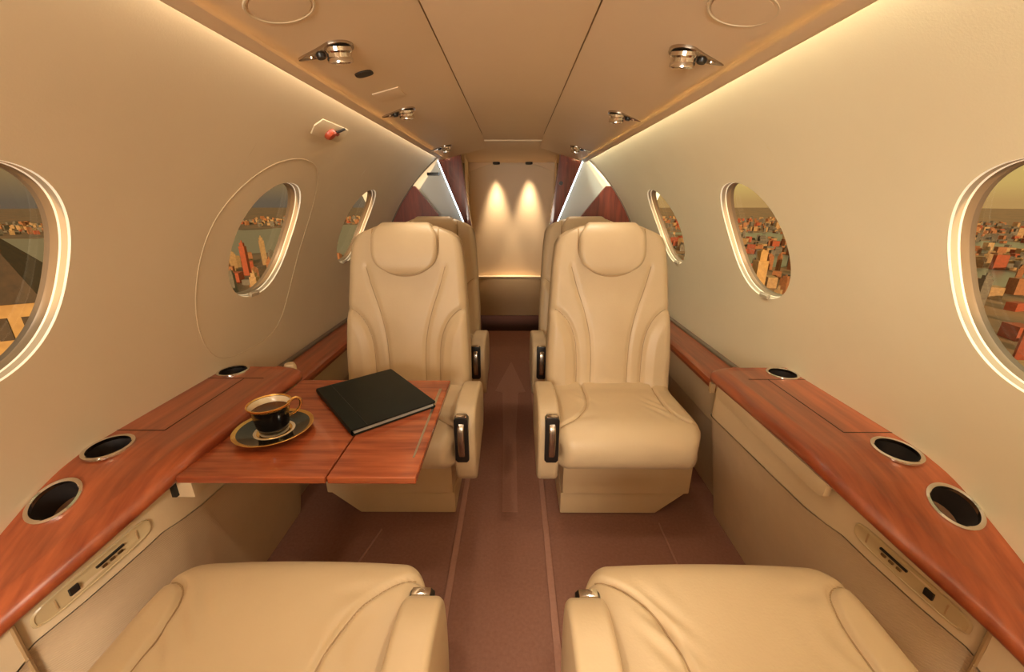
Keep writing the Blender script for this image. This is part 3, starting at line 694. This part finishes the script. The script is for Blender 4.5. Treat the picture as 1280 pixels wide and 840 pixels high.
# red emergency handle on the left wall
p = on_wall(413, 164); eh = empty('emergency_handle', tuple(p)); eh.rotation_euler = (0, -math.atan(dW(p[2])), 0)   # local z up the wall, local +x into the cabin
tag(eh, 'red emergency exit handle in a shallow plate high on the wall', 'handle')
prism('plate', [(-.085, -.026), (.085, -.026), (.10, 0), (.085, .026), (-.085, .026), (-.10, 0)], 0, -.004, .003, 'lining', eh, bev=.003)
lathe('knob', [(0, .016), (.012, .014), (.017, .008), (.017, 0), (0, 0)], 'red_paint', eh, n=24, loc=(.002, -.005, -.006), rot=(0, math.pi / 2, 0))
box('lever', (.003, -.012, -.002), (.012, .034, .008), 'red_paint', eh, bev=.003)
tube('pin', [(.008, .012, .004), (.010, .030, .02), (.008, .045, .026)], .0035, 'black_plastic', eh)
# two small downlights over the rear bulkhead
for x in (-.125, .145):
    o = empty('downlight', (x, 3.60, 1.31)); tag(o, 'small dark downlight shining on the rear bulkhead', 'light', 'rear bulkhead downlights')
    lathe('housing', [(0, 0), (.03, 0), (.03, -.016), (.024, -.018), (.022, -.008), (0, -.008)], 'black_plastic', o, n=20)
    l = bpy.data.lights.new('lamp', 'SPOT'); l.energy = FAR_W; l.color = (1, .76, .50); l.spot_size = math.radians(44); l.spot_blend = 1.0; l.shadow_soft_size = .035
    lo = bpy.data.objects.new('lamp', l); COL.objects.link(lo); lo.parent = o; lo.location = (0, 0, -.025); lo.rotation_euler = (math.radians(5), 0, 0)

# ------------------------------------------------------------------ the city outside
random.seed(11)
GZ = -190.
gr = pyd('city_ground', [(-40, -9000, GZ), (14000, -9000, GZ), (14000, 14000, GZ), (-40, 14000, GZ)], [(0, 1, 2, 3)], 'city_ground', smooth=False); tag(gr, 'hazy orange city ground far below the closed-console side', kind='structure')
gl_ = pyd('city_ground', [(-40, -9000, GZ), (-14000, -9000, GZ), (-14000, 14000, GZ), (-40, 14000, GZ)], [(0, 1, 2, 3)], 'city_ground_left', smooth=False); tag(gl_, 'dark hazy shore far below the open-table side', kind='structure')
def pol(az, r, z=GZ): a = math.radians(az); return (r * math.sin(a), r * math.cos(a), z)
def band(name, azs, r0, r1, label):
    v = []; f = []
    for i, a in enumerate(azs):
        w = 1 + .06 * math.sin(a * .35) + .03 * math.sin(a * 1.1); v += [pol(a, r0 * w, GZ + .6), pol(a, r1 * (2 - w), GZ + .6)]
        if i: f.append((2 * i - 2, 2 * i - 1, 2 * i + 1, 2 * i))
    tag(pyd(name, v, f, 'water', smooth=False), label, 'water', kind='stuff')
band('river_water', np.linspace(-5, -110, 60), 1750, 3700, 'wide grey bay beyond the near city blocks')
band('river_water', np.linspace(12, 110, 60), 1580, 1740, 'narrow teal river crossing the city')
band('river_water', np.linspace(12, 110, 60), 2600, 3000, 'distant teal river reach below the golden sky')
def bmbox(w, d, h, top):
    v = []; f = []
    def add(x0, x1, y0, y1, z0, z1):
        b = len(v); v.extend([(x, y, z) for z in (z0, z1) for x, y in ((x0, y0), (x1, y0), (x1, y1), (x0, y1))])
        f.extend([(b, b + 1, b + 5, b + 4), (b + 1, b + 2, b + 6, b + 5), (b + 2, b + 3, b + 7, b + 6), (b + 3, b, b + 4, b + 7), (b + 4, b + 5, b + 6, b + 7)])
    add(-w / 2, w / 2, -d / 2, d / 2, 0, h)
    if top: add(-w * .33, w * .33, -d * .33, d * .33, h, h * 1.12); add(-w * .1, w * .1, -d * .1, d * .1, h * 1.12, h * 1.2)
    return v, f
KIND = [('city_orange', 'orange sunlit'), ('city_tan', 'tan'), ('city_grey', 'dark grey'), ('city_red', 'brick red')]
meshes = {}
for ki, (mn, _) in enumerate(KIND):
    for vi in range(3):
        v, f = bmbox(*[(26, 22, 60), (18, 18, 95), (40, 26, 38)][vi], vi != 2)
        me = bpy.data.meshes.new('building'); me.from_pydata(v, [], f); me.update(); me.materials.append(MATS[mn]); meshes[ki, vi] = me
SHAPE = ['stepped block', 'slim tower', 'broad low block']
def building(az, r, ki, vi, sc, hs):
    o = bpy.data.objects.new('building', meshes[ki, vi]); COL.objects.link(o); x, y, z = pol(az, r)
    o.location = (x, y, z); o.rotation_euler = (0, 0, random.uniform(0, 3)); o.scale = (sc, sc, sc * hs)
    sd = 'open-table side' if az < 0 else 'closed-console side'
    tag(o, '%s %s in the city outside the %s' % (KIND[ki][1], SHAPE[vi], sd), 'building', '%s %ss, %s' % (KIND[ki][1], SHAPE[vi], sd))
PLACED = []
for sgn in (-1, 1):
    for (a0, a1) in ((16, 24), (25, 36), (44, 58)):
        for i in range(42):
            for _ in range(250):
                r = 420 + 1090 * random.random() ** .8; az = sgn * random.uniform(a0, a1); q = pol(az, r)
                if all(math.hypot(q[0] - w[0], q[1] - w[1]) > 55 for w in PLACED): break
            else: continue
            PLACED.append(q)
            building(az, r, random.choices((0, 1, 2, 3), (4, 3, 4, 1.2))[0], random.choice((0, 1, 2, 2)), random.uniform(.45, .8), random.uniform(.6, 1.25))
# landmark tower in the right-hand view, pyramid-roofed tower in the left-hand view
def landmark():
    x, y, z = pol(31.4, 620); o = empty('landmark_tower', (x, y, z)); tag(o, 'tall pale gold tower standing above the sunlit city', 'building')
    v, f = bmbox(13, 13, 118, False); pyd('shaft', v, f, 'city_gold', o, smooth=False)
    v, f = bmbox(9, 9, 12, True); pyd('crown', [(a, b, c + 118) for a, b, c in v], f, 'city_gold', o, smooth=False)
landmark()
def pyramid():
    d = ray(4, 372); d = d / math.hypot(d[0], d[1]); r = 300; x, y = d[0] * r, d[1] * r; zt = CAM[2] + d[2] * r
    o = empty('pyramid_roof_tower', (x, y, GZ)); o.rotation_euler = (0, 0, .5); tag(o, 'gold-lit tower with a dark pyramid roof close outside the cabin window', 'building')
    h = zt - GZ; w = 20.
    v, f = bmbox(2 * w, 2 * w, h, False); pyd('tower_wall', v, f, 'city_gold', o, smooth=False)
    pyd('roof', [(-w * 1.05, -w * 1.05, h), (w * 1.05, -w * 1.05, h), (w * 1.05, w * 1.05, h), (-w * 1.05, w * 1.05, h), (0, 0, h + 34)], [(0, 1, 4), (1, 2, 4), (2, 3, 4), (3, 0, 4), (0, 1, 2, 3)], 'roof_dark', o, smooth=False)
    for fa in range(4):
        R = Matrix.Rotation(fa * math.pi / 2, 4, 'Z')
        for i in range(4):
            for j in range(3):
                c = box('window_opening', (-w + 5 + i * 9, -w - .4, h - 16 - j * 17), (-w + 9.5 + i * 9, -w + .4, h - 6 - j * 17), 'roof_dark', o, bev=0); c.matrix_local = R
pyramid()
# the rest of the city, past counting
for sgn in (-1, 1):
    V, Fc, MI = [], [], []
    for i in range(6000):
        az = sgn * random.uniform(8, 85); r = 420 + 5200 * random.random() ** 1.5
        if sgn < 0 and 1600 < r < 3850: continue
        if sgn > 0 and (1530 < r < 1780 or 2580 < r < 3020): continue
        if r < 1620 and any(math.hypot(pol(az, r)[0] - w[0], pol(az, r)[1] - w[1]) < 46 for w in PLACED): continue
        if r < 1520 and any(a0 < abs(az) < a1 for a0, a1 in ((16, 24), (25, 36), (44, 58))): continue
        v, f = bmbox(random.uniform(10, 34), random.uniform(10, 30), random.uniform(6, 34) * (1.5 if random.random() < .12 else 1), False)
        x, y, z = pol(az, r); ro = random.uniform(0, 3); c, s_ = math.cos(ro), math.sin(ro); b = len(V)
        V += [(x + c * p[0] - s_ * p[1], y + s_ * p[0] + c * p[1], z + p[2]) for p in v]; Fc += [tuple(k + b for k in q) for q in f]
        MI += [random.choices((0, 1, 2, 3), (3, 3, 4, 1))[0]] * len(f)
    me = bpy.data.meshes.new('city_blocks'); me.from_pydata(V, [], Fc); me.update()
    for mn, _ in KIND: me.materials.append(MATS[mn])
    me.polygons.foreach_set('material_index', MI)
    o = bpy.data.objects.new('city_blocks', me); COL.objects.link(o)
    tag(o, 'countless small city blocks outside the %s' % ('open-table side windows' if sgn < 0 else 'closed-console side windows'), 'buildings', kind='stuff')
